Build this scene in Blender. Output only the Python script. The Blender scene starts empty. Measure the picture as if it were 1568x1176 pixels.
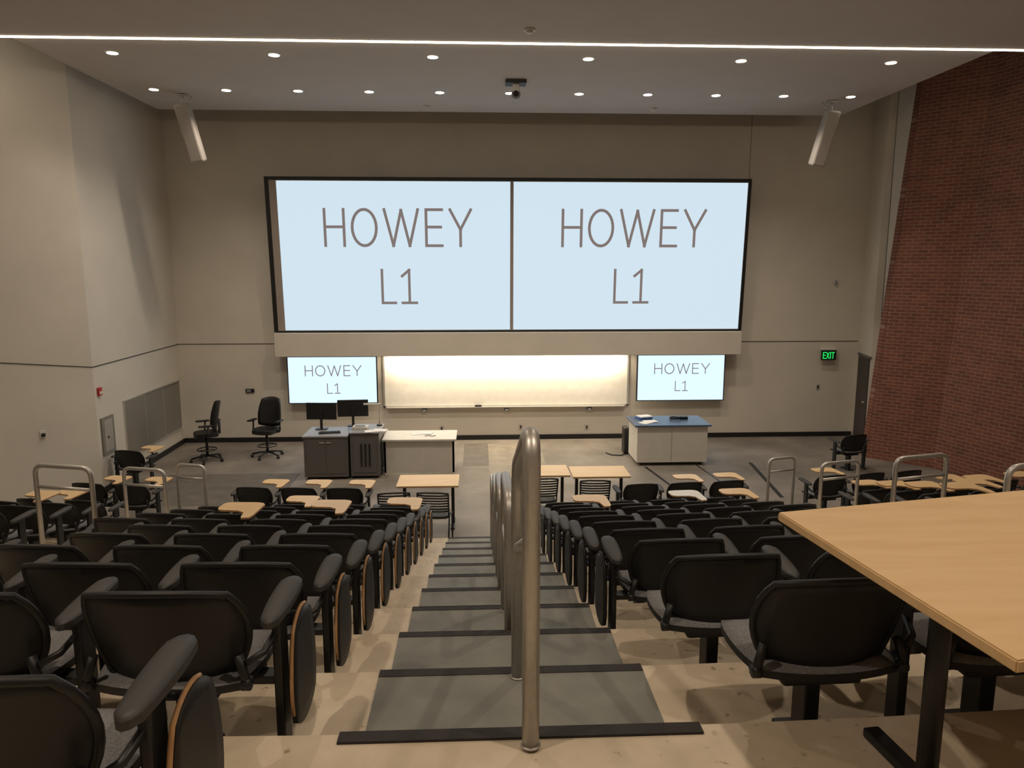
import bpy, bmesh, math, random
from mathutils import Vector, Matrix
random.seed(4)
scene = bpy.context.scene
scene.view_settings.view_transform = 'Standard'
scene.view_settings.exposure = 0.0

# ------------------------------------------------------------------ constants
RISE, RUN, NR = 0.228, 0.79, 11
N0 = 2.354                 # first nosing (Y)
AX = 0.14                  # aisle centre (X)
CURV = 0.013
TOPZ = RISE*NR
CAMZ = TOPZ+1.6
CEIL = CAMZ+3.2
WY = 17.4                  # front wall
def nos(k): return N0+RUN*k
def lvl(k): return TOPZ-RISE*k
def curve(x): return CURV*(x-AX)**2

# ------------------------------------------------------------------ materials
MATS = {}
def mat(name, col, rough=0.6, metal=0.0, emit=None, estr=1.0, noise=0.0, nscale=6.0, bump=0.0, bscale=60.0, spec=0.5, col2=None, stretch=None):
    if name in MATS: return MATS[name]
    m = bpy.data.materials.new(name); m.use_nodes = True
    nt = m.node_tree; b = nt.nodes['Principled BSDF']
    b.inputs['Base Color'].default_value = (*col, 1)
    b.inputs['Roughness'].default_value = rough
    b.inputs['Metallic'].default_value = metal
    b.inputs['Specular IOR Level'].default_value = spec
    tc = nt.nodes.new('ShaderNodeTexCoord'); mp = nt.nodes.new('ShaderNodeMapping')
    nt.links.new(tc.outputs['Object'], mp.inputs['Vector'])
    if stretch: mp.inputs['Scale'].default_value = stretch
    n = nt.nodes.new('ShaderNodeTexNoise'); n.inputs['Scale'].default_value = nscale; n.inputs['Detail'].default_value = 6
    nt.links.new(mp.outputs[0], n.inputs['Vector'])
    amt = noise if noise else 0.03
    r = nt.nodes.new('ShaderNodeValToRGB')
    c2 = col2 if col2 else tuple(min(1, c*(1+amt)) for c in col)
    c1 = tuple(c*(1-amt) for c in col) if not col2 else col
    r.color_ramp.elements[0].position = 0.35; r.color_ramp.elements[0].color = (*c1, 1)
    r.color_ramp.elements[1].position = 0.65; r.color_ramp.elements[1].color = (*c2, 1)
    nt.links.new(n.outputs['Fac'], r.inputs['Fac']); nt.links.new(r.outputs[0], b.inputs['Base Color'])
    if bump:
        n2 = nt.nodes.new('ShaderNodeTexNoise'); n2.inputs['Scale'].default_value = bscale
        nt.links.new(mp.outputs[0], n2.inputs['Vector'])
        bp = nt.nodes.new('ShaderNodeBump'); bp.inputs['Strength'].default_value = bump; bp.inputs['Distance'].default_value = 0.01
        nt.links.new(n2.outputs['Fac'], bp.inputs['Height']); nt.links.new(bp.outputs[0], b.inputs['Normal'])
    if emit:
        b.inputs['Emission Color'].default_value = (*emit, 1); b.inputs['Emission Strength'].default_value = estr
    MATS[name] = m
    return m

M_wall = mat('wall_paint', (.66, .61, .535), .85, noise=.03, nscale=1.2, bump=.05)
M_walldark = mat('wall_joint', (.05, .045, .04), .9)
M_ceil = mat('ceiling_paint', (.54, .49, .45), .9, noise=.02, nscale=2)
M_ceil2 = mat('ceiling_dark', (.03, .028, .026), .9)
M_black = mat('black_plastic', (.012, .012, .013), .45, noise=.1, nscale=20, bump=.05, bscale=300)
M_shell = mat('chair_shell_plastic', (.009, .009, .010), .5, noise=.1, nscale=20, bump=.08, bscale=400)
M_fab = mat('seat_fabric', (.18, .18, .185), .95, noise=.25, nscale=150, bump=.3, bscale=500)
M_arm = mat('armrest_pad', (.045, .045, .046), .55, bump=.1, bscale=400)
M_metal = mat('brushed_steel', (.55, .53, .50), .42, metal=.75, noise=.05, nscale=40)
M_maple = mat('maple_laminate', (.70, .48, .25), .38, nscale=3, col2=(.76, .54, .30), stretch=(1, 7, 7))
M_woodedge = mat('plywood_edge', (.46, .25, .11), .5, nscale=8, col2=(.58, .34, .16), stretch=(4, 4, 1))
M_tread = mat('rubber_tread', (.165, .168, .15), .6, nscale=5, col2=(.215, .215, .192), bump=.1, bscale=80)
M_nosing = mat('nosing_strip', (.022, .019, .018), .7, bump=.3, bscale=200)
M_white = mat('white_laminate', (.72, .69, .63), .45)
M_grey = mat('grey_cabinet', (.13, .125, .12), .5)
M_grey2 = mat('grey_top', (.30, .30, .31), .4)
M_bluetop = mat('blue_grey_top', (.07, .11, .18), .4)
M_paper = mat('paper', (.85, .85, .82), .8)
M_vent = mat('vent_grey', (.22, .20, .175), .6, noise=.08, nscale=60)
M_alum = mat('aluminium', (.62, .60, .56), .35, metal=.6)
M_spk = mat('speaker_grille', (.34, .31, .28), .7, noise=.06, nscale=200)
M_slide = mat('projected_slide', (.02, .02, .02), .7, emit=(.58, .71, .80), estr=1.08)
M_tvs = mat('tv_picture', (.02, .02, .02), .3, emit=(.66, .84, 1.0), estr=1.2)
M_text = mat('slide_text', (.02, .02, .02), .7, emit=(.20, .16, .15), estr=1)
M_scrgrey = mat('screen_margin', (.34, .29, .26), .8)
M_board = mat('whiteboard_enamel', (.85, .82, .76), .3)
M_led = mat('led_diffuser', (.9, .85, .75), .5, emit=(1, .86, .66), estr=13)
M_down = mat('downlight_lens', (.9, .9, .85), .5, emit=(1, .88, .7), estr=14)
M_green = mat('exit_green', (0, .1, .02), .5, emit=(.02, .9, .15), estr=.8)
M_red = mat('alarm_red', (.45, .03, .03), .5)
M_plate = mat('white_plastic', (.7, .68, .63), .5)
M_book = mat('book_blue', (.05, .12, .35), .6)
M_doorway = mat('doorway_dark', (.06, .052, .045), .6)  # dark colour stands in for the shade inside the door opening

def concrete(name, c1, c2, c3, sc):
    m = bpy.data.materials.new(name); m.use_nodes = True; nt = m.node_tree; b = nt.nodes['Principled BSDF']
    tc = nt.nodes.new('ShaderNodeTexCoord')
    n = nt.nodes.new('ShaderNodeTexNoise'); n.inputs['Scale'].default_value = sc; n.inputs['Detail'].default_value = 9; n.inputs['Roughness'].default_value = .62
    n2 = nt.nodes.new('ShaderNodeTexNoise'); n2.inputs['Scale'].default_value = sc*12; n2.inputs['Detail'].default_value = 5
    for q in (n, n2): nt.links.new(tc.outputs['Object'], q.inputs['Vector'])
    r = nt.nodes.new('ShaderNodeValToRGB'); e = r.color_ramp.elements
    e[0].position = .33; e[0].color = (*c1, 1); e[1].position = .68; e[1].color = (*c3, 1)
    k = e.new(.5); k.color = (*c2, 1)
    nt.links.new(n.outputs['Fac'], r.inputs['Fac'])
    r2 = nt.nodes.new('ShaderNodeValToRGB'); e = r2.color_ramp.elements
    e[0].position = .27; e[0].color = (.45, .38, .3, 1); e[1].position = .35; e[1].color = (1, 1, 1, 1)
    nt.links.new(n2.outputs['Fac'], r2.inputs['Fac'])
    mx = nt.nodes.new('ShaderNodeMix'); mx.data_type = 'RGBA'; mx.blend_type = 'MULTIPLY'; mx.inputs['Factor'].default_value = .8
    nt.links.new(r.outputs[0], mx.inputs['A']); nt.links.new(r2.outputs[0], mx.inputs['B'])
    nt.links.new(mx.outputs['Result'], b.inputs['Base Color'])
    b.inputs['Roughness'].default_value = .55
    bp = nt.nodes.new('ShaderNodeBump'); bp.inputs['Strength'].default_value = .12; bp.inputs['Distance'].default_value = .01
    nt.links.new(n2.outputs['Fac'], bp.inputs['Height']); nt.links.new(bp.outputs[0], b.inputs['Normal'])
    return m
M_tier = concrete('tier_concrete', (.47, .39, .28), (.58, .49, .37), (.69, .60, .47), 1.6)
M_stage = concrete('stage_concrete', (.135, .12, .10), (.20, .175, .15), (.28, .245, .21), .8)
M_patch = mat('floor_patch', (.13, .115, .098), .6, noise=.15, nscale=4)
M_patch2 = mat('floor_patch_light', (.26, .225, .18), .6, noise=.15, nscale=4)

def brick():
    m = bpy.data.materials.new('red_brick'); m.use_nodes = True; nt = m.node_tree; b = nt.nodes['Principled BSDF']
    uv = nt.nodes.new('ShaderNodeUVMap'); uv.uv_map = 'UVMap'
    br = nt.nodes.new('ShaderNodeTexBrick'); br.inputs['Scale'].default_value = 1
    br.inputs['Brick Width'].default_value = .21; br.inputs['Row Height'].default_value = .072
    br.inputs['Mortar Size'].default_value = .008; br.inputs['Mortar Smooth'].default_value = .2
    br.inputs['Color1'].default_value = (.215, .075, .045, 1); br.inputs['Color2'].default_value = (.145, .052, .034, 1)
    br.inputs['Mortar'].default_value = (.27, .165, .115, 1)
    nt.links.new(uv.outputs[0], br.inputs['Vector'])
    n = nt.nodes.new('ShaderNodeTexNoise'); n.inputs['Scale'].default_value = 2.5; nt.links.new(uv.outputs[0], n.inputs['Vector'])
    mx = nt.nodes.new('ShaderNodeMix'); mx.data_type = 'RGBA'; mx.blend_type = 'OVERLAY'; mx.inputs['Factor'].default_value = .3
    nt.links.new(br.outputs['Color'], mx.inputs['A']); nt.links.new(n.outputs['Fac'], mx.inputs['B'])
    nt.links.new(mx.outputs['Result'], b.inputs['Base Color'])
    bp = nt.nodes.new('ShaderNodeBump'); bp.inputs['Strength'].default_value = .5; bp.inputs['Distance'].default_value = .01; bp.invert = True
    nt.links.new(br.outputs['Fac'], bp.inputs['Height']); nt.links.new(bp.outputs[0], b.inputs['Normal'])
    b.inputs['Roughness'].default_value = .85
    return m
M_brick = brick()

# ------------------------------------------------------------------ mesh builder
class B:
    def __init__(s): s.bm = bmesh.new(); s.mats = []
    def mi(s, m):
        if m not in s.mats: s.mats.append(m)
        return s.mats.index(m)
    def box(s, c, size, m, bev=0.0, rot=None):
        t = bmesh.new(); bmesh.ops.create_cube(t, size=1)
        bmesh.ops.scale(t, vec=size, verts=t.verts)
        if bev: bmesh.ops.bevel(t, geom=list(t.edges), offset=bev, segments=2, affect='EDGES', profile=.5)
        if rot is not None: bmesh.ops.rotate(t, cent=(0, 0, 0), matrix=rot, verts=t.verts)
        bmesh.ops.translate(t, vec=c, verts=t.verts)
        s.merge(t, m, False); return s
    def box2(s, a, b, m, bev=0.0):
        return s.box([(a[i]+b[i])/2 for i in range(3)], [abs(b[i]-a[i]) for i in range(3)], m, bev)
    def merge(s, t, m, smooth):
        i = s.mi(m); mp = {}
        for v in t.verts: mp[v] = s.bm.verts.new(v.co)
        for f in t.faces:
            try:
                g = s.bm.faces.new([mp[v] for v in f.verts]); g.material_index = i; g.smooth = smooth
            except ValueError: pass
        t.free()
    def cyl(s, p0, p1, r, m, seg=12, r2=None):
        p0 = Vector(p0); p1 = Vector(p1); d = p1-p0
        t = bmesh.new(); bmesh.ops.create_cone(t, cap_ends=True, segments=seg, radius1=r, radius2=r if r2 is None else r2, depth=d.length)
        q = d.to_track_quat('Z', 'Y').to_matrix()
        bmesh.ops.rotate(t, cent=(0, 0, 0), matrix=q, verts=t.verts)
        bmesh.ops.translate(t, vec=(p0+p1)/2, verts=t.verts)
        s.merge(t, m, True); return s
    def tube(s, pts, r, m, seg=10, closed=False):
        pts = [Vector(p) for p in pts]; n = len(pts); i = s.mi(m); rings = []
        up = None
        for k in range(n):
            if closed: d = pts[(k+1) % n]-pts[k-1]
            elif k == 0: d = pts[1]-pts[0]
            elif k == n-1: d = pts[-1]-pts[-2]
            else: d = (pts[k+1]-pts[k]).normalized()+(pts[k]-pts[k-1]).normalized()
            d.normalize()
            if up is None: up = d.orthogonal().normalized()
            up = (up-d*up.dot(d)).normalized(); sd = d.cross(up)
            rings.append([s.bm.verts.new(pts[k]+(up*math.cos(a)+sd*math.sin(a))*r) for a in [2*math.pi*j/seg for j in range(seg)]])
        for k in range(n if closed else n-1):
            A = rings[k]; C = rings[(k+1) % n]
            for j in range(seg):
                f = s.bm.faces.new([A[j], A[(j+1) % seg], C[(j+1) % seg], C[j]]); f.material_index = i; f.smooth = True
        if not closed:
            for R in (rings[0], rings[-1]):
                f = s.bm.faces.new(R); f.material_index = i
        return s
    def shell(s, f, n, m, ma, mb, me=None):
        ia, ib = s.mi(ma), s.mi(mb); ie = s.mi(me) if me else ib
        G = {}
        for sd in (1, -1):
            G[sd] = [[s.bm.verts.new(f(-1+2*a/n, -1+2*c/m, sd)) for c in range(m+1)] for a in range(n+1)]
        for sd in (1, -1):
            g = G[sd]
            for a in range(n):
                for c in range(m):
                    q = [g[a][c], g[a+1][c], g[a+1][c+1], g[a][c+1]]
                    if sd < 0: q.reverse()
                    F = s.bm.faces.new(q); F.material_index = ia if sd > 0 else ib; F.smooth = True
        bd = [(a, 0) for a in range(n)]+[(n, c) for c in range(m)]+[(a, m) for a in range(n, 0, -1)]+[(0, c) for c in range(m, 0, -1)]
        for k in range(len(bd)):
            p, q = bd[k], bd[(k+1) % len(bd)]
            F = s.bm.faces.new([G[1][p[0]][p[1]], G[-1][p[0]][p[1]], G[-1][q[0]][q[1]], G[1][q[0]][q[1]]]); F.material_index = ie; F.smooth = False
        return s
    def prism(s, poly, z0, z1, m, me=None):
        i = s.mi(m); j = s.mi(me) if me else i
        a = [s.bm.verts.new((p[0], p[1], z0)) for p in poly]; b = [s.bm.verts.new((p[0], p[1], z1)) for p in poly]
        F = s.bm.faces.new(b); F.material_index = i; F = s.bm.faces.new(a[::-1]); F.material_index = i
        for k in range(len(poly)):
            l = (k+1) % len(poly); F = s.bm.faces.new([a[k], a[l], b[l], b[k]]); F.material_index = j
        return s
    def quad(s, pts, m, smooth=False):
        F = s.bm.faces.new([s.bm.verts.new(p) for p in pts]); F.material_index = s.mi(m); F.smooth = smooth; return s
    def mesh(s, name):
        bmesh.ops.recalc_face_normals(s.bm, faces=s.bm.faces)
        me = bpy.data.meshes.new(name); s.bm.to_mesh(me); s.bm.free()
        for m in s.mats: me.materials.append(m)
        return me
    def obj(s, name, loc=(0, 0, 0), rz=0):
        o = bpy.data.objects.new(name, s.mesh(name)); scene.collection.objects.link(o)
        o.location = loc; o.rotation_euler = (0, 0, rz); return o
def inst(name, me, loc, rz=0):
    o = bpy.data.objects.new(name, me); scene.collection.objects.link(o); o.location = loc; o.rotation_euler = (0, 0, rz); return o
def sq(u, v, k): return u*math.sqrt(1-k*v*v/2), v*math.sqrt(1-k*u*u/2)
def border(n, k):
    P = [(-1+2*a/n, -1) for a in range(n)]+[(1, -1+2*a/n) for a in range(n)]+[(1-2*a/n, 1) for a in range(n)]+[(-1, 1-2*a/n) for a in range(n)]
    return [sq(u, v, k) for u, v in P]

# ------------------------------------------------------------------ room shell
def wall(name, pts, m, z0=0, z1=9.0, thick=.15, lean=None):
    """pts: list of XY along inner face; outward = left of travel dir"""
    bm = bmesh.new(); uvl = bm.loops.layers.uv.new('UVMap'); dist = 0
    top = lean if lean else pts
    for i in range(len(pts)-1):
        p, q = Vector(pts[i]), Vector(pts[i+1]); pt, qt = Vector(top[i]), Vector(top[i+1])
        L = (q-p).length; nrm = Vector((-(q-p).y, (q-p).x)).normalized()*thick
        vs = [bm.verts.new(v) for v in [(p.x, p.y, z0), (q.x, q.y, z0), (qt.x, qt.y, z1), (pt.x, pt.y, z1),
              (p.x+nrm.x, p.y+nrm.y, z0), (q.x+nrm.x, q.y+nrm.y, z0), (qt.x+nrm.x, qt.y+nrm.y, z1), (pt.x+nrm.x, pt.y+nrm.y, z1)]]
        for idx in [(0, 1, 2, 3), (5, 4, 7, 6), (4, 0, 3, 7), (1, 5, 6, 2), (3, 2, 6, 7), (4, 5, 1, 0)]:
            f = bm.faces.new([vs[j] for j in idx])
            for lp in f.loops:
                co = lp.vert.co; along = (Vector((co.x, co.y))-p).dot((q-p).normalized())
                lp[uvl].uv = (dist+along, co.z)
        dist += L
    bmesh.ops.recalc_face_normals(bm, faces=bm.faces)
    me = bpy.data.meshes.new(name); bm.to_mesh(me); bm.free(); me.materials.append(m)
    o = bpy.data.objects.new(name, me); scene.collection.objects.link(o); return o

LW = [(-9.4, -3), (-9.4, 9.6), (-6.9, 13.4), (-6.97, WY)]
wall('wall_front', [(-7.1, WY), (9.3, WY)], M_wall)
wall('wall_left', LW[0:2], M_wall); wall('wall_left_angled', LW[1:3], M_wall); wall('wall_left_stage', LW[2:4], M_wall)
wall('wall_right', [(9.17, WY), (8.95, 16.35)], M_wall)
wall('wall_right_brick', [(8.42, 15.3), (9.35, 14.4), (10.6, 10.0), (11.0, -3)], M_brick,
     lean=[(9.1, 15.3), (9.95, 14.4), (10.9, 10.0), (11.0, -3)], z1=9.0)
wall('wall_right_return', [(8.47, 15.4), (9.6, 15.6)], M_brick, lean=[(9.15, 15.4), (9.9, 15.6)])
wall('wall_back', [(11.2, -3), (-9.5, -3)], M_wall)
b = B(); R = Matrix.Rotation(math.atan2(1.05, .22), 3, 'Z')
b.box((9.025, 16.78, 1.02), (.80, .03, 2.04), M_doorway, .004, R); b.box((9.03, 16.78, 2.06), (.92, .05, .05), M_grey, .004, R)  # dark leaf on the wall paints the shaded opening; no real gap here
b.cyl((8.97, 16.5, 1.0), (8.90, 16.51, 1.0), .02, M_alum)
b.box2((9.1, 15.65, 0), (9.6, 16.3, 9.0), M_wall)
b.obj('dark_doorway')
b = B()
zj = 2.34
b.box2((-6.96, WY-.006, zj-.008), (-4.67, WY, zj+.008), M_walldark); b.box2((6.2, WY-.006, zj-.008), (9.17, WY, zj+.008), M_walldark)
p = Vector(LW[3]); q = Vector(LW[2]); d = q-p
b.box(((p.x+q.x)/2, (p.y+q.y)/2, zj), (d.length, .014, .016), M_walldark, rot=Matrix.Rotation(math.atan2(d.y, d.x), 3, 'Z'))
p = Vector(LW[2]); q = Vector(LW[1]); n_ = Vector((q-p).to_tuple()+(0,)).normalized()
A = Vector((*p, zj)); C = Vector((*q, zj+.75))
for s_ in (1, -1):
    off = Vector((n_.y, -n_.x, 0))*.008*s_
    b.quad([A+off-Vector((0, 0, .008)), C+off-Vector((0, 0, .008)), C+off+Vector((0, 0, .008)), A+off+Vector((0, 0, .008))], M_walldark)
b.box2((6.3, WY-.004, 4.0), (6.308, WY, 9), M_walldark)
b.obj('trim_1')
b = B(); b.box2((-6.95, WY-.03, 0), (3.3, WY-.001, .11), M_black); b.box2((3.3, WY-.03, 0), (9.15, WY-.001, .11), M_black)
b.obj('baseboard_front')
b = B(); p = Vector(LW[3]); q = Vector(LW[2]); d = q-p
b.box(((p.x+q.x)/2+.015, (p.y+q.y)/2, .055), (d.length-.1, .03, .11), M_black, rot=Matrix.Rotation(math.atan2(d.y, d.x), 3, 'Z')); b.obj('baseboard_left')

# floor: stage + curved tiers, one mesh
b = B(); i_t = b.mi(M_tier); i_s = b.mi(M_stage)
xs = [-9.4+20.6*j/40 for j in range(41)]
rows = [[] for _ in xs]
for j, x in enumerate(xs):
    c = curve(x); col = [(x, -3.0, TOPZ)]
    for k in range(NR):
        col.append((x, nos(k)+c, lvl(k))); col.append((x, nos(k)+c, lvl(k+1)))
    col.append((x, WY+.1, 0)); col.append((x, WY+.1, -.3)); col.append((x, -3.0, -.3))
    rows[j] = [b.bm.verts.new(p) for p in col]
n = len(rows[0])
for j in range(len(xs)-1):
    for k in range(n):
        f = b.bm.faces.new([rows[j][k], rows[j+1][k], rows[j+1][(k+1) % n], rows[j][(k+1) % n]])
        f.material_index = i_s if k == 2*NR else i_t
b.bm.faces.new(rows[0]); b.bm.faces.new(rows[-1][::-1])
b.obj('floor')

# aisle treads
b = B()
for k in range(1, NR):
    b.box2((AX-.60, nos(k-1)+.006, lvl(k)), (AX+.60, nos(k)-.05, lvl(k)+.007), M_tread)
for k in range(0, NR):
    w = .63 if k == 0 else .60
    b.box2((AX-w, nos(k)-.05, lvl(k)), (AX+w, nos(k)+.008, lvl(k)+.010), M_nosing)
    b.box2((AX-w, nos(k)+.001, lvl(k)-.045), (AX+w, nos(k)+.008, lvl(k)+.010), M_nosing)
b.obj('stair_tread_covering')

# ceilings
b = B(); b.box2((-9.5, -3, CEIL-.02), (11.2, 11.20, CEIL+.5), M_ceil); b.obj('ceiling')
b = B(); b.box2((-6.55, 11.31, CEIL), (7.75, 16.16, CEIL+.32), M_ceil); b.obj('ceiling_panel')
b = B(); b.box2((-9.5, 11.20, 8.95), (11.2, WY+.1, 9.05), M_ceil2); b.obj('ceiling_upper')
b = B(); b.box2((-8.4, 11.205, CEIL-.03), (10.4, 11.26, CEIL+.05), M_led); b.box2((-8.4, 11.205, CEIL+.05), (10.4, 11.305, CEIL+.1), M_ceil); b.obj('ceiling_led_strip')

def spot(loc, e, ang=130, col=(1, .86, .70), blend=.9, r=.06):
    l = bpy.data.lights.new('downlight_lamp', 'SPOT'); l.energy = e; l.spot_size = math.radians(ang); l.spot_blend = blend; l.color = col; l.shadow_soft_size = r
    o = bpy.data.objects.new('downlight_lamp', l); scene.collection.objects.link(o); o.location = loc; return o
b = B(); b.cyl((0, 0, -.006), (0, 0, .01), .105, M_plate, 24); b.cyl((0, 0, -.012), (0, 0, -.005), .08, M_down, 24); dl = b.mesh('downlight')
ROW2 = [(.61+1.297*i, 14.39) for i in range(-5, 6)]; ROW1 = [(.53+2.41*(i+.5), 12.05) for i in range(-3, 3)]
for x, y in ROW2+ROW1: inst('downlight', dl, (x, y, CEIL-.001))
for i, (x, y) in enumerate(ROW2):
    if i % 2 == 1: spot((x, y, CEIL-.05), 190)
for i, (x, y) in enumerate(ROW1): spot((x, y, CEIL-.05), 155 if 0 < i < 5 else 130)
for x, y, e in [(-5.5, 1.5, 215), (-2, 1.2, 250), (2, 1.2, 250), (5.5, 1.5, 215), (-6, 7, 230), (-2.0, 6, 175), (2.2, 6, 175), (6.5, 7, 200)]:
    inst('downlight', dl, (x, y, CEIL-.021)); spot((x, y, CEIL-.07), e, col=(1, .82, .63))

# ------------------------------------------------------------------ text strokes
def arc(cx, cy, rx, ry, n=28): return [(cx+rx*math.cos(2*math.pi*i/n), cy+ry*math.sin(2*math.pi*i/n)) for i in range(n+1)]
GL = {'H': ([[(0, 0), (0, 1)], [(.6, 0), (.6, 1)], [(0, .52), (.6, .52)]], .6),
      'O': ([arc(.38, .5, .38, .5)], .76),
      'W': ([[(0, 1), (.27, 0), (.53, .98), (.79, 0), (1.06, 1)]], 1.06),
      'E': ([[(.5, 0), (0, 0), (0, 1), (.5, 1)], [(0, .52), (.46, .52)]], .5),
      'Y': ([[(0, 1), (.33, .45), (.66, 1)], [(.33, .45), (.33, 0)]], .66),
      'L': ([[(0, 1), (0, 0), (.48, 0)]], .48),
      '1': ([[(.0, .82), (.26, 1), (.26, 0)], [(0, 0), (.52, 0)]], .52)}
def text(b, s, P, u0, u1, v0, v1, m, asp, sw=.075):
    gap = .26; tot = sum(GL[c][1] for c in s)+gap*(len(s)-1); x = 0; sx = (u1-u0)/tot; sy = (v1-v0)
    hm = sy
    for c in s:
        for pl in GL[c][0]:
            pts = [((u0+(x+px)*sx)*asp, v0+py*sy) for px, py in pl]
            for a, q in zip(pts, pts[1:]):
                d = Vector(q)-Vector(a)
                if d.length < 1e-6: continue
                e = d.normalized()*sw*hm/2; nn = Vector((-e.y, e.x))
                cs = [Vector(a)-e-nn, Vector(q)+e-nn, Vector(q)+e+nn, Vector(a)-e+nn]
                b.quad([P(w.x/asp, w.y) for w in cs], m)
        x += GL[c][1]+gap

SL, SR = -4.67, 6.18
def PS(off):
    def f(u, v):
        return (SL+(SR-SL)*u, 17.1-.23*v-off, 2.63+3.44*v)
    return f
b = B()
def slab(b, P0, P1, u0, u1, v0, v1, m):
    A = [P0(u0, v0), P0(u1, v0), P0(u1, v1), P0(u0, v1)]; C = [P1(u0, v0), P1(u1, v0), P1(u1, v1), P1(u0, v1)]
    b.quad(A, m); b.quad(C[::-1], m)
    for i in range(4): b.quad([A[i], A[(i+1) % 4], C[(i+1) % 4], C[i]], m)
slab(b, PS(0), PS(-.06), 0, 1, 0, 1, M_black)
slab(b, PS(.004), PS(0), .009, .993, .010, .978, M_scrgrey)
slab(b, PS(.008), PS(.004), .024, .4975, .014, .974, M_slide); slab(b, PS(.008), PS(.004), .5045, .992, .014, .974, M_slide)
asp = (SR-SL)/3.44
for o in (0, .490):
    text(b, 'HOWEY', PS(.010), .117+o, .416+o, .568, .797, M_text, asp, .078)
    text(b, 'L1', PS(.010), .230+o, .301+o, .195, .41, M_text, asp, .078)
for u in (.1, .5, .9):
    b.box2((SL+(SR-SL)*u-.05, 17.0, 5.6), (SL+(SR-SL)*u+.05, WY-.002, 5.7), M_black)
b.obj('projection_screen')
b = B(); b.box2((SL+.02, 16.98, 2.08), (SR-.02, WY-.002, 2.62), M_wall, .008); b.box2((-2.2, 17.14, 2.065), (3.5, 17.19, 2.08), M_led); b.obj('screen_soffit_box')
l = bpy.data.lights.new('board_light', 'AREA'); l.shape = 'RECTANGLE'; l.size = 5.6; l.size_y = .06; l.energy = 95; l.color = (1, .84, .60)
o = bpy.data.objects.new('whiteboard_light', l); scene.collection.objects.link(o); o.location = (.66, 17.16, 2.05); o.rotation_euler = (math.radians(8), 0, 0)

b = B(); b.box2((-2.23, WY-.03, .84), (3.56, WY-.002, 2.07), M_board)
for a, c in (((-2.27, WY-.04, .81), (3.6, WY-.002, .85)), ((-2.27, WY-.04, .81), (-2.22, WY-.002, 2.07)), ((3.55, WY-.04, .81), (3.6, WY-.002, 2.07))): b.box2(a, c, M_alum, .004)
b.box2((-2.2, WY-.12, .80), (3.5, WY-.03, .82), M_alum, .004); b.box2((-.1, WY-.1, .82), (.06, WY-.05, .86), M_black, .006)
b.obj('whiteboard')

def tv(x0, x1):
    b = B(); z0, z1 = .945, 2.065; y = 17.2
    b.box2((x0, y, z0), (x1, y+.06, z1), M_black, .006)
    P = lambda u, v: (x0+(x1-x0)*u, y-.004, z0+(z1-z0)*v)
    P2 = lambda u, v: (x0+(x1-x0)*u, y-.002, z0+(z1-z0)*v)
    b.quad([P2(.012, .02), P2(.988, .02), P2(.988, .98), P2(.012, .98)], M_tvs)
    text(b, 'HOWEY', P, .2, .82, .59, .80, M_text, (x1-x0)/(z1-z0), .09); text(b, 'L1', P, .44, .58, .22, .42, M_text, (x1-x0)/(z1-z0), .09)
    b.box2(((x0+x1)/2-.3, y+.06, 1.3), ((x0+x1)/2+.3, WY-.002, 1.7), M_black)
    b.obj('wall_mounted_tv')
tv(-4.45, -2.37); tv(3.75, 5.87)

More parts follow.
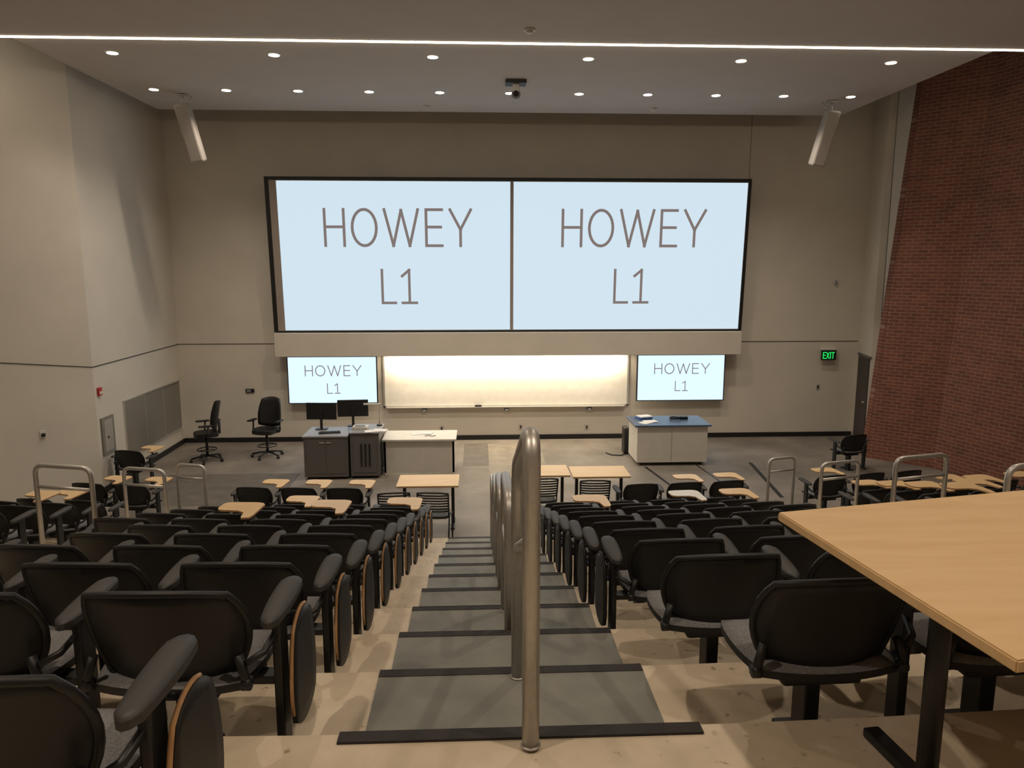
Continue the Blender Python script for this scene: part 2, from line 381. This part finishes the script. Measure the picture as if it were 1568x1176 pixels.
# ------------------------------------------------------------------ auditorium chair
ARM = .348
def chair_mesh(name, left=False, endside=0, tablet=False, white=False):
    b = B()
    def back(u, v, s):
        x, y = sq(u, v, .62); e = max(abs(u), abs(v))
        return (x*(.268+.015*y), -.20-.060*y+.075*x*x-.02*y*y+s*(.016-.008*e**4), .635+y*.212)
    b.shell(back, 10, 8, M_shell, M_shell)
    b.tube([(x*(.270+.015*y), -.20-.060*y+.075*x*x-.02*y*y, .635+y*.214) for x, y in border(8, .62)], .013, M_shell, 6, True)
    # upholstered front of the back rest
    b.shell(lambda u, v, s: (sq(u, v, .62)[0]*.235, -.20-.060*sq(u, v, .62)[1]+.075*sq(u, v, .62)[0]**2-.02*sq(u, v, .62)[1]**2+.024+s*.012, .635+sq(u, v, .62)[1]*.18), 6, 6, M_fab, M_fab)
    def seat(u, v, s):
        x, y = sq(u, v, .5); e = max(abs(u), abs(v))
        z = .425+s*(.038-.022*e**3)-(.03*max(0, y)**2)+.012*x*x
        return (x*.285, .03+y*.24, z)
    b.shell(seat, 8, 8, M_fab, M_shell)
    b.box((0, .0, .37), (.30, .28, .05), M_shell, .015)
    b.box((0, -.02, .19), (.06, .11, .36), M_black, .01)
    b.box((0, -.0, .012), (.12, .26, .024), M_black, .006)
    for sx in (-1, 1):
        b.tube([(sx*.245, -.175, .56), (sx*.268, -.185, .48), (sx*.262, -.15, .42), (sx*.235, -.06, .395)], .017, M_shell, 6)
        b.cyl((sx*.255, -.175, .445), (sx*.285, -.175, .445), .026, M_black, 10)
    def arm(ax):
        def pad(u, v, s):
            x, y = sq(u, v, .7); e = max(abs(u), abs(v))
            return (ax+x*.044*(1.0+.12*y), .0+y*.175, .680+.012*y+s*(.020-.008*e**4))
        b.shell(pad, 4, 8, M_arm, M_arm)
        b.box((ax, -.04, .35), (.034, .085, .63), M_black, .008)
        b.box((ax, -.01, .015), (.055, .22, .03), M_black, .006)
        b.box((ax+(-.06 if ax > 0 else .06), -.04, .39), (.15, .07, .035), M_black, .006)
        b.tube([(ax, -.04, .60), (ax*.93, -.14, .55), (ax*.79, -.185, .53)], .014, M_black, 6)
    arm(ARM)
    if left: arm(-ARM)
    def folded(ax):
        def f(u, v, s):
            x, y = sq(u, v, .75)
            return (ax+s*.009, .06+x*.15*(1-.12*y), .39+y*.235)
        b.shell(f, 6, 8, M_shell, M_shell, M_shell)
        bd = [(x, y) for x, y in border(8, .75)]
        seq = [p for p in bd if (p[0] < -.55 and p[1] > -.75) or (p[1] > .6 and p[0] < .5)]
        seq.sort(key=lambda p: (math.atan2(p[1], -p[0])))
        b.tube([(ax, .06+x*.153*(1-.12*y), .39+y*.238) for x, y in seq], .0075, M_woodedge if ax > 0 else M_shell, 6)
        b.cyl((ax-.05*(1 if ax > 0 else -1), .05, .60), (ax, .05, .60), .014, M_black, 8)
    if endside: folded(endside*(ARM+.05))
    for v in b.bm.verts: v.co.z *= .925
    if tablet:
        mt = M_white if white else M_maple
        pts = [(.37, -.02), (.385, .05), (.385, .36), (.355, .40), (.30, .42), (.05, .42), (.0, .40), (-.02, .36), (-.02, .24), (.0, .20), (.05, .18), (.20, .17), (.27, .12), (.29, .0), (.30, -.03)]
        b.prism(pts, .70, .717, mt, M_woodedge); b.cyl((.345, .02, .63), (.345, .02, .70), .015, M_black, 8)
    return b.mesh(name)
CH = {}
def chair(x, k, left=False, endside=0, tablet=False, white=False, yo=None):
    key = (left, endside, tablet, white)
    if key not in CH: CH[key] = chair_mesh('auditorium_chair', *key)
    if yo is None:
        y = (nos(k-1)+.20 if k > 0 else 1.66)
        if k == 11: y = nos(10)+.90
    else: y = yo
    y += curve(x) if yo is None else 0
    rz = math.atan(2*CURV*(x-AX))
    inst('auditorium_chair', CH[key], (x, y, lvl(k)), rz)
PITCH = .70
OPEN_L = {(11, 0), (11, 1), (11, 2), (8, 0), (7, 1), (6, 2), (8, 4), (9, 2)}
OPEN_R = {(11, 1), (11, 2), (9, 3), (10, 4), (8, 0)}
WHITE_R = {(9, 2)}
def Lout(k): return 3.45+.1*(nos(k)-7)
for k in range(0, 12):
    L = Lout(k)
    s0 = .98 if k < 11 else 1.98
    nn = int((L-s0-.33)/PITCH)+1
    for i in range(nn):
        x = AX-s0-(.28 if k == 0 else .23)-i*PITCH
        chair(x, k, left=(i == nn-1), endside=1 if (i == 0 and k < 11) else 0, tablet=(k, i) in OPEN_L)
    if k > 0:
        bare = k in (1, 2)
        sr = s0+.01 if k < 11 else 2.38
        if k == 1: sr = s0+.12
        if k == 2: sr = s0+.0
        for i in range(nn):
            x = AX+sr+i*PITCH
            chair(x, k, left=(i == 0 and not bare), endside=-1 if (i == 0 and k < 11 and not bare) else 0, tablet=(k, i) in OPEN_R or (k, i) in WHITE_R, white=(k, i) in WHITE_R)
    if k >= 4:
        for sgn in (-1, 1):
            o0 = L+1.35+.35
            lim = 6.3 if (k > 9 and sgn < 0) else (7.6 if sgn < 0 and k > 7 else (8.3 if k < 11 else 7.3))
            m_ = int((lim-o0)/PITCH)+1
            for i in range(m_):
                x = AX+sgn*(o0+i*PITCH)
                lf = (i == m_-1) if sgn < 0 else (i == 0)
                tb = random.random() < (.5 if sgn > 0 else .3) and k > 6
                chair(x, k, left=lf, tablet=tb)
chair(-6.45, 11, left=True, tablet=True, yo=13.75)
chair(7.55, 11, left=True, yo=14.4)

# ------------------------------------------------------------------ handrails
def fillet(pts, r, n=5):
    pts = [Vector(p) for p in pts]; out = [pts[0]]
    for i in range(1, len(pts)-1):
        a = (pts[i-1]-pts[i]); c = (pts[i+1]-pts[i]); ra = min(r, a.length*.45, c.length*.45)
        p0 = pts[i]+a.normalized()*ra; p1 = pts[i]+c.normalized()*ra
        for t in range(n+1):
            t /= n; out.append(p0*(1-t)**2+pts[i]*2*t*(1-t)+p1*t*t)
    out.append(pts[-1]); return out
def level_at(y):
    k = 0
    while k < NR and y > nos(k): k += 1
    return lvl(k)
RX = AX+.025
def seg_rail(ya, yb, h1, h2):
    b = B(); za, zb = level_at(ya)+.010, level_at(yb)+.008; r = .029
    b.tube(fillet([(RX, ya, za), (RX, ya, za+h1), (RX, yb, zb+h2), (RX, yb, zb)], .14), r, M_metal, 14)
    b.tube([(RX, ya, za+h1*.66), (RX, yb, zb+h2*.62)], .024, M_metal, 10)
    for y, z in ((ya, za), (yb, zb)): b.cyl((RX, y, z), (RX, y, z+.006), .034, M_metal, 16)
    b.obj('stair_handrail')
for i, (ya, yb) in enumerate(((2.26, 3.07), (3.98, 4.66), (5.56, 6.24), (7.14, 7.82), (8.72, 9.4))): seg_rail(ya, yb, 1.09 if i == 0 else 1.0, .98 if i == 0 else .96)
def hoop(x, y, w, z, ang, h=.92):
    b = B(); c, s = math.cos(ang), math.sin(ang)
    p = lambda t, zz: (x+c*t, y+s*t, zz)
    b.tube(fillet([p(-w/2, z), p(-w/2, z+h), p(w/2, z+h), p(w/2, z)], .1), .024, M_metal, 10)
    b.tube([p(-w/2, z+h-.22), p(w/2, z+h-.22)], .018, M_metal, 8)
    b.obj('side_aisle_handrail')
for rel, y, w, h in ((-4.22, 7.2, .64, 1.04), (-4.5, 9.5, .60, 1.06), (-4.85, 11.9, .50, .92), (4.42, 7.2, .66, 1.04), (4.75, 9.5, .60, 1.04), (4.97, 11.9, .50, .92), (-3.95, 5.3, .60, 1.0), (4.15, 5.3, .62, 1.02)):
    x = AX+rel; kz = level_at(y-curve(x)-.05)
    hoop(x, y, w, kz, -.25 if rel < 0 else .25, h)

# ------------------------------------------------------------------ maple table at the top right
b = B(); zt = .78
b.prism([(0, 0), (.12, -.965), (1.75, -.70), (1.62, .33)], zt-.03, zt, M_maple)
bmesh.ops.bevel(b.bm, geom=list(b.bm.edges), offset=.004, segments=2, affect='EDGES')
b.box((.85, -.30, zt-.05), (1.1, .05, .035), M_black, .005, Matrix.Rotation(.17, 3, 'Z'))
for lx_, ly in ((.36, -.36), (1.35, -.19)):
    b.cyl((lx_, ly, .03), (lx_, ly, .75), .032, M_black, 16)
    b.box((lx_, ly, .018), (.06, .55, .035), M_black, .008, Matrix.Rotation(.1, 3, 'Z')); b.box((lx_, ly, .737), (.2, .3, .02), M_black, .004)
b.obj('maple_table', (1.01, 2.36, TOPZ), 0)

def seminar(x0, x1, y0, y1):
    b = B(); z = .74
    b.box2((x0, y0, z-.03), (x1, y1, z), M_maple, .004)
    for x in (x0+.1, x1-.1):
        b.box2((x-.025, (y0+y1)/2-.025, .03), (x+.025, (y0+y1)/2+.025, z-.03), M_black, .005); b.box2((x-.03, y0+.06, 0), (x+.03, y1-.06, .035), M_black, .008)
    b.box2((x0+.1, (y0+y1)/2-.02, z-.09), (x1-.1, (y0+y1)/2+.02, z-.03), M_black)
    b.obj('seminar_table')
seminar(-1.3, -.33, 11.15, 11.8); seminar(.62, 1.49, 11.65, 12.3); seminar(1.52, 2.47, 11.55, 12.2)
b = B()
b.shell(lambda u, v, s: (sq(u, v, .5)[0]*.22, sq(u, v, .5)[1]*.21, .45+s*.018), 6, 6, M_black, M_black)
for sx in (-1, 1):
    b.tube(fillet([(sx*.22, .2, 0), (sx*.22, .17, .43), (sx*.22, -.16, .43), (sx*.23, -.27, .84)], .04), .012, M_black, 8)
    b.tube([(sx*.22, -.12, .43), (sx*.22, -.26, 0)], .012, M_black, 8)
b.tube([(-.23, -.27, .84), (-.12, -.30, .86), (.12, -.30, .86), (.23, -.27, .84)], .014, M_black, 8)
for i in range(7):
    z = .56+i*.042; y = -.20-.07*(z-.5)/.34
    b.tube([(-.225, y, z), (-.1, y-.03, z), (.1, y-.03, z), (.225, y, z)], .014, M_black, 6)
slat = b.mesh('slat_back_chair')
for x, y, r in ((-1.28, 10.72, .1), (-.66, 10.7, -.1), (.98, 11.35, .05), (1.80, 11.22, -.05)): inst('slat_back_chair', slat, (x, y, 0), r)

# ------------------------------------------------------------------ office stools
b = B()
for i in range(5):
    a = 2*math.pi*i/5+.3; c, s = math.cos(a), math.sin(a)
    b.tube([(0, 0, .12), (c*.16, s*.16, .11), (c*.33, s*.33, .075)], .02, M_black, 8)
    b.cyl((c*.33-s*.02, s*.33+c*.02, .032), (c*.33+s*.02, s*.33-c*.02, .032), .032, M_black, 12)
b.cyl((0, 0, .1), (0, 0, .55), .028, M_black, 12)
b.tube([(.2*math.cos(2*math.pi*i/20), .2*math.sin(2*math.pi*i/20), .26) for i in range(20)], .012, M_black, 6, True)
for i in range(3):
    a = 2*math.pi*i/3; b.tube([(0, 0, .26), (.2*math.cos(a), .2*math.sin(a), .26)], .009, M_black, 6)
b.shell(lambda u, v, s: (sq(u, v, .6)[0]*.27, sq(u, v, .6)[1]*.25, .60+s*.04-.02*max(0, sq(u, v, .6)[1])**2), 8, 8, M_shell, M_black)
b.shell(lambda u, v, s: (sq(u, v, .5)[0]*(.27-.02*v), -.25-.06*v+.09*sq(u, v, .5)[0]**2+s*.018, .97+sq(u, v, .5)[1]*.32), 8, 8, M_shell, M_shell)
b.tube([(0, -.1, .57), (0, -.27, .6), (0, -.27, .9)], .03, M_black, 8)
for sx in (-1, 1):
    b.tube(fillet([(sx*.2, 0, .56), (sx*.32, 0, .58), (sx*.32, -.02, .80)], .04), .018, M_black, 8)
    b.box((sx*.32, .03, .82), (.09, .28, .035), M_black, .012)
st = b.mesh('office_chair')
inst('office_chair', st, (-4.63, 15.95, 0), math.radians(165)); inst('office_chair', st, (-5.82, 15.66, 0), math.radians(115))

# ------------------------------------------------------------------ lectern cabinets
b = B(); y0 = 14.12; y1 = 14.95
b.box2((-3.41, y0, .05), (-2.56, y1, .84), M_grey, .008); b.box2((-3.43, y0-.02, .84), (-2.55, y1+.02, .875), M_grey2, .008)
b.box2((-2.52, y0+.04, .05), (-1.96, y1, .90), M_grey, .008); b.box2((-2.54, y0+.02, .90), (-1.94, y1+.02, .93), M_grey2, .008)
for x0, x1 in ((-3.36, -3.0), (-2.97, -2.61), (-2.47, -2.01)):
    b.box2((x0, y0-.008 if x0 < -2.6 else y0+.032, .12), (x1, y0+.04, .80), M_grey, .006)
for x in (-2.32, -2.24, -2.16): b.box2((x, y0+.02, .25), (x+.03, y0+.05, .7), M_black)
b.box2((-3.1, y0-.02, .73), (-3.0, y0, .75), M_alum); b.box2((-2.97, y0-.02, .73), (-2.87, y0, .75), M_alum)
for x in (-3.35, -2.62, -2.48, -2.02):
    for y in (y0+.1, y1-.1): b.cyl((x-.015, y, .03), (x+.015, y, .03), .03, M_black, 10)
b.obj('av_lectern_cabinet')
for mx in (-3.17, -2.54):
    b = B()
    b.box((0, 0, .37), (.61, .03, .34), M_black, .006); b.box((0, .03, .2), (.05, .03, .36), M_black, .005); b.box((0, .02, .01), (.22, .16, .02), M_black, .005)
    b.obj('computer_monitor', (mx, 14.74, .876 if mx < -3 else .932), math.radians(180+(-5 if mx < -3 else 4)))
b = B(); b.box((0, 0, .012), (.42, .14, .02), M_black, .006)
for i in range(4):
    for j in range(12): b.box((-.18+j*.033, -.045+i*.03, .025), (.026, .024, .008), M_black, .003)
b.obj('keyboard', (-2.95, 14.38, .877), .2)
b = B(); b.box((0, 0, .03), (.3, .22, .06), M_plate, .01); b.box((0, -.05, .07), (.2, .08, .02), M_grey2, .005); b.obj('control_touch_panel', (-2.36, 14.5, .931), 0)
b = B(); b.cyl((0, 0, 0), (0, 0, .02), .06, M_black, 16); b.tube([(0, 0, .02), (0, 0, .3), (.03, -.05, .45)], .008, M_metal, 8); b.tube([(.03, -.05, .45), (-.3, -.1, .46)], .02, M_plate, 8); b.obj('document_camera', (-2.02, 14.78, .932))
b = B(); b.box((0, 0, .004), (.28, .21, .006), M_paper, 0, Matrix.Rotation(.3, 3, 'Z')); b.box((.15, .05, .010), (.28, .21, .006), M_paper, 0, Matrix.Rotation(-.2, 3, 'Z')); pap = b.mesh('paper_sheets')
inst('paper_sheets', pap, (-2.1, 14.25, .931))
b = B(); b.box2((-1.93, 14.35, .69), (-.46, 15.2, .73), M_white, .005); b.box2((-1.9, 14.40, .04), (-.5, 14.43, .69), M_white); b.box2((-1.9, 14.4, .0), (-1.86, 15.15, .69), M_white); b.box2((-.54, 14.4, .0), (-.5, 15.15, .69), M_white)
b.obj('white_desk')
inst('paper_sheets', pap, (-1.25, 14.85, .731))
b = B(); b.tube([(0, 0, .01), (.08, .05, .01), (.14, -.02, .01), (.22, .03, .01)], .006, M_black, 6); b.obj('cable', (-1.1, 14.62, .731))
b = B(); b.box2((3.28, 14.84, .07), (4.76, 15.7, .84), M_white, .006); b.box2((3.22, 14.78, .84), (4.82, 15.78, .875), M_bluetop, .006)
b.box2((4.0, 14.833, .1), (4.006, 14.85, .84), M_grey2)
for x in (3.4, 4.65):
    for y in (14.95, 15.6): b.cyl((x-.02, y, .035), (x+.02, y, .035), .035, M_black, 12)
b.obj('white_console_desk')
inst('paper_sheets', pap, (3.5, 15.05, .876), .4)
b = B(); b.box((0, 0, .02), (.3, .24, .04), M_book, .004); b.box((.02, 0, .05), (.28, .22, .02), M_paper, .003); b.obj('book_stack', (3.55, 15.5, .876), .3)
b = B(); b.tube([(.12*math.cos(a*.5), .09*math.sin(a*.5), .012+.002*a) for a in range(26)], .012, M_black, 6); b.box((.2, .05, .03), (.16, .12, .06), M_black, .01); b.obj('cable_coil', (4.2, 15.35, .876))
b = B(); b.box((0, 0, .3), (.12, .3, .58), M_black, .02); b.tube([(0, -.1, .02), (-.15, -.3, .015), (-.35, -.25, .015), (-.45, -.05, .015)], .012, M_black, 6); b.obj('computer_tower', (3.27, 15.98, 0))

b = B()
def strip(p, q, w, m, z=.003):
    p = Vector(p); q = Vector(q); d = q-p; b.box(((p.x+q.x)/2, (p.y+q.y)/2, z/2), (d.length, w, z), m, rot=Matrix.Rotation(math.atan2(d.y, d.x), 3, 'Z'))
strip((3.45, 14.75), (3.75, 12.6), .06, M_black); strip((4.55, 14.9), (4.75, 12.6), .035, M_black); strip((5.75, 15.0), (5.45, 12.6), .08, M_black)
b.obj('floor_cable_channel')
b = B(); b.box2((.2, 12.6, 0), (1.4, 16.9, .002), M_patch2); b.box2((-.35, 15.0, 0), (.2, 17.0, .002), M_patch); b.box2((-6.2, 12.6, 0), (-3.6, 14.6, .002), M_patch)
b.obj('floor_patch_repair')

# ------------------------------------------------------------------ left wall fittings
def lx(y): return -6.9-.07*(y-13.4)/4.0
b = B()
for i in range(3):
    ya = 14.45+i*.93; x = lx(ya)
    b.box2((x-.0, ya, .42), (x+.02, ya+.9, 1.52), M_vent, .004)
    b.box2((x, ya-.015, .40), (x+.026, ya+.0, 1.54), M_alum)
b.box2((lx(15), 14.42, 1.52), (lx(15)+.026, 17.25, 1.54), M_alum); b.box2((lx(15), 14.42, .40), (lx(15)+.026, 17.25, .42), M_alum)
b.obj('wall_vent_panel')
b = B(); b.box2((-6.9, 13.5, .68), (-6.87, 13.95, 1.38), M_vent, .004); b.box2((-6.88, 13.58, .74), (-6.865, 13.87, 1.32), M_alum, .004); b.cyl((-6.87, 13.68, 1.0), (-6.85, 13.68, 1.0), .02, M_black, 10); b.obj('access_panel')
b = B(); b.box2((-6.90, 13.48, 1.80), (-6.86, 13.60, 1.95), M_red, .006); b.box2((-6.865, 13.50, 1.83), (-6.855, 13.58, 1.88), M_plate); b.obj('fire_alarm')
b = B(); b.box2((-5.48, WY-.03, 1.19), (-5.28, WY-.001, 1.28), M_black, .005); b.box2((-5.45, WY-.034, 1.21), (-5.36, WY-.029, 1.26), M_grey2); b.obj('wall_control_panel')
b = B(); b.box2((8.22, WY-.16, 1.90), (8.58, WY-.12, 2.14), M_black, .005); b.box2((8.25, WY-.14, 2.13), (8.6, WY-.001, 2.17), M_plate, .004)
Ex = {'E': GL['E'][0], 'X': [[(0, 0), (.5, 1)], [(0, 1), (.5, 0)]], 'I': [[(.1, 0), (.1, 1)]], 'T': [[(0, 1), (.5, 1)], [(.25, 1), (.25, 0)]]}
x = 8.26
for c, w in (('E', .07), ('X', .07), ('I', .03), ('T', .07)):
    for pl in Ex[c]:
        for p, q in zip(pl, pl[1:]):
            P = Vector((x+p[0]*.12, 1.945+p[1]*.14)); Q = Vector((x+q[0]*.12, 1.945+q[1]*.14)); e = (Q-P).normalized()*.011; nn = Vector((-e.y, e.x))
            b.quad([(w_.x, WY-.163, w_.y) for w_ in (P-e-nn, Q+e-nn, Q+e+nn, P-e+nn)], M_green)
    x += w+.012
b.obj('exit_sign')
for x, z in ((8.25, 1.22), (-.9, .28), (1.0, .3), (2.6, .28)):
    b = B(); b.box((0, -.006, 0), (.09, .012, .13), M_alum, .003); b.box((0, -.014, 0), (.035, .008, .07), M_black, .002); b.obj('outlet_plate', (x, WY, z))
ang = math.atan2(3.8, 2.5)
b = B(); b.box((0, -.006, 0), (.09, .012, .13), M_plate, .003); b.box((0, -.03, -.01), (.05, .05, .06), M_black, .006); b.obj('outlet_plate', (-7.42, 12.61, 1.3), ang)
for x in (-1.3, .66, 2.65):
    b = B(); b.box((0, -.03, 0), (.12, .06, .05), M_bluetop, .006); b.box((0, -.062, 0), (.08, .006, .03), M_paper, .001); b.obj('board_sensor', (x, WY-.02, .74))
b = B(); b.cyl((0, 0, 0), (0, -.05, 0), .05, M_plate, 16); b.box((0, -.06, 0), (.05, .03, .1), M_grey2, .008); b.obj('wall_camera_sensor', (8.5, WY, 3.75))

for sx, x in ((1, -5.40), (-1, 6.80)):
    b = B()
    b.box((0, 0, 0), (.26, .24, 1.05), M_spk, .03); b.box((0, -.122, 0), (.20, .006, .98), M_spk, .002)
    R = Matrix.Rotation(math.radians(-9*sx), 3, 'Y') @ Matrix.Rotation(math.radians(14), 3, 'X')
    bmesh.ops.rotate(b.bm, cent=(0, 0, 0), matrix=R, verts=b.bm.verts)
    b.tube([(-.13*sx, 0, .5), (-.1*sx, .02, .69)], .015, M_metal, 8); b.box((-.1*sx, 0, .69), (.18, .1, .02), M_metal, .004)
    b.tube([(-.10*sx, .05, .45), (.06*sx, .05, .69)], .01, M_metal, 6)
    b.obj('column_speaker', (x, 14.75, CEIL-.71))
b = B(); b.box((0, 0, -.03), (.36, .3, .06), M_black, .01); b.box((0, 0, -.13), (.12, .12, .16), M_plate, .02); b.cyl((0, -.05, -.22), (0, .06, -.22), .08, M_grey2, 16); b.cyl((0, -.07, -.22), (0, -.05, -.22), .05, M_black, 16)
b.obj('ceiling_camera', (.68, 13.5, CEIL))
for x, y in ((.72, 10.6), (-1.0, 15.6), (3.6, 15.6)):
    b = B(); b.cyl((0, 0, -.02), (0, 0, 0), .08, M_plate, 16); b.cyl((0, 0, -.05), (0, 0, -.02), .04, M_plate, 12, .05); b.obj('smoke_detector', (x, y, CEIL-(.02 if y < 11.2 else 0)))

w = bpy.data.worlds.new('World'); scene.world = w; w.use_nodes = True
w.node_tree.nodes['Background'].inputs[0].default_value = (.5, .45, .4, 1); w.node_tree.nodes['Background'].inputs[1].default_value = .02

cam = bpy.data.cameras.new('Camera'); co = bpy.data.objects.new('Camera', cam); scene.collection.objects.link(co)
co.location = (0, 0, CAMZ); co.rotation_euler = (math.radians(81), 0, math.radians(-2.6))
cam.sensor_width = 36; cam.lens = 1130/1568*36; cam.clip_start = .05
scene.camera = co
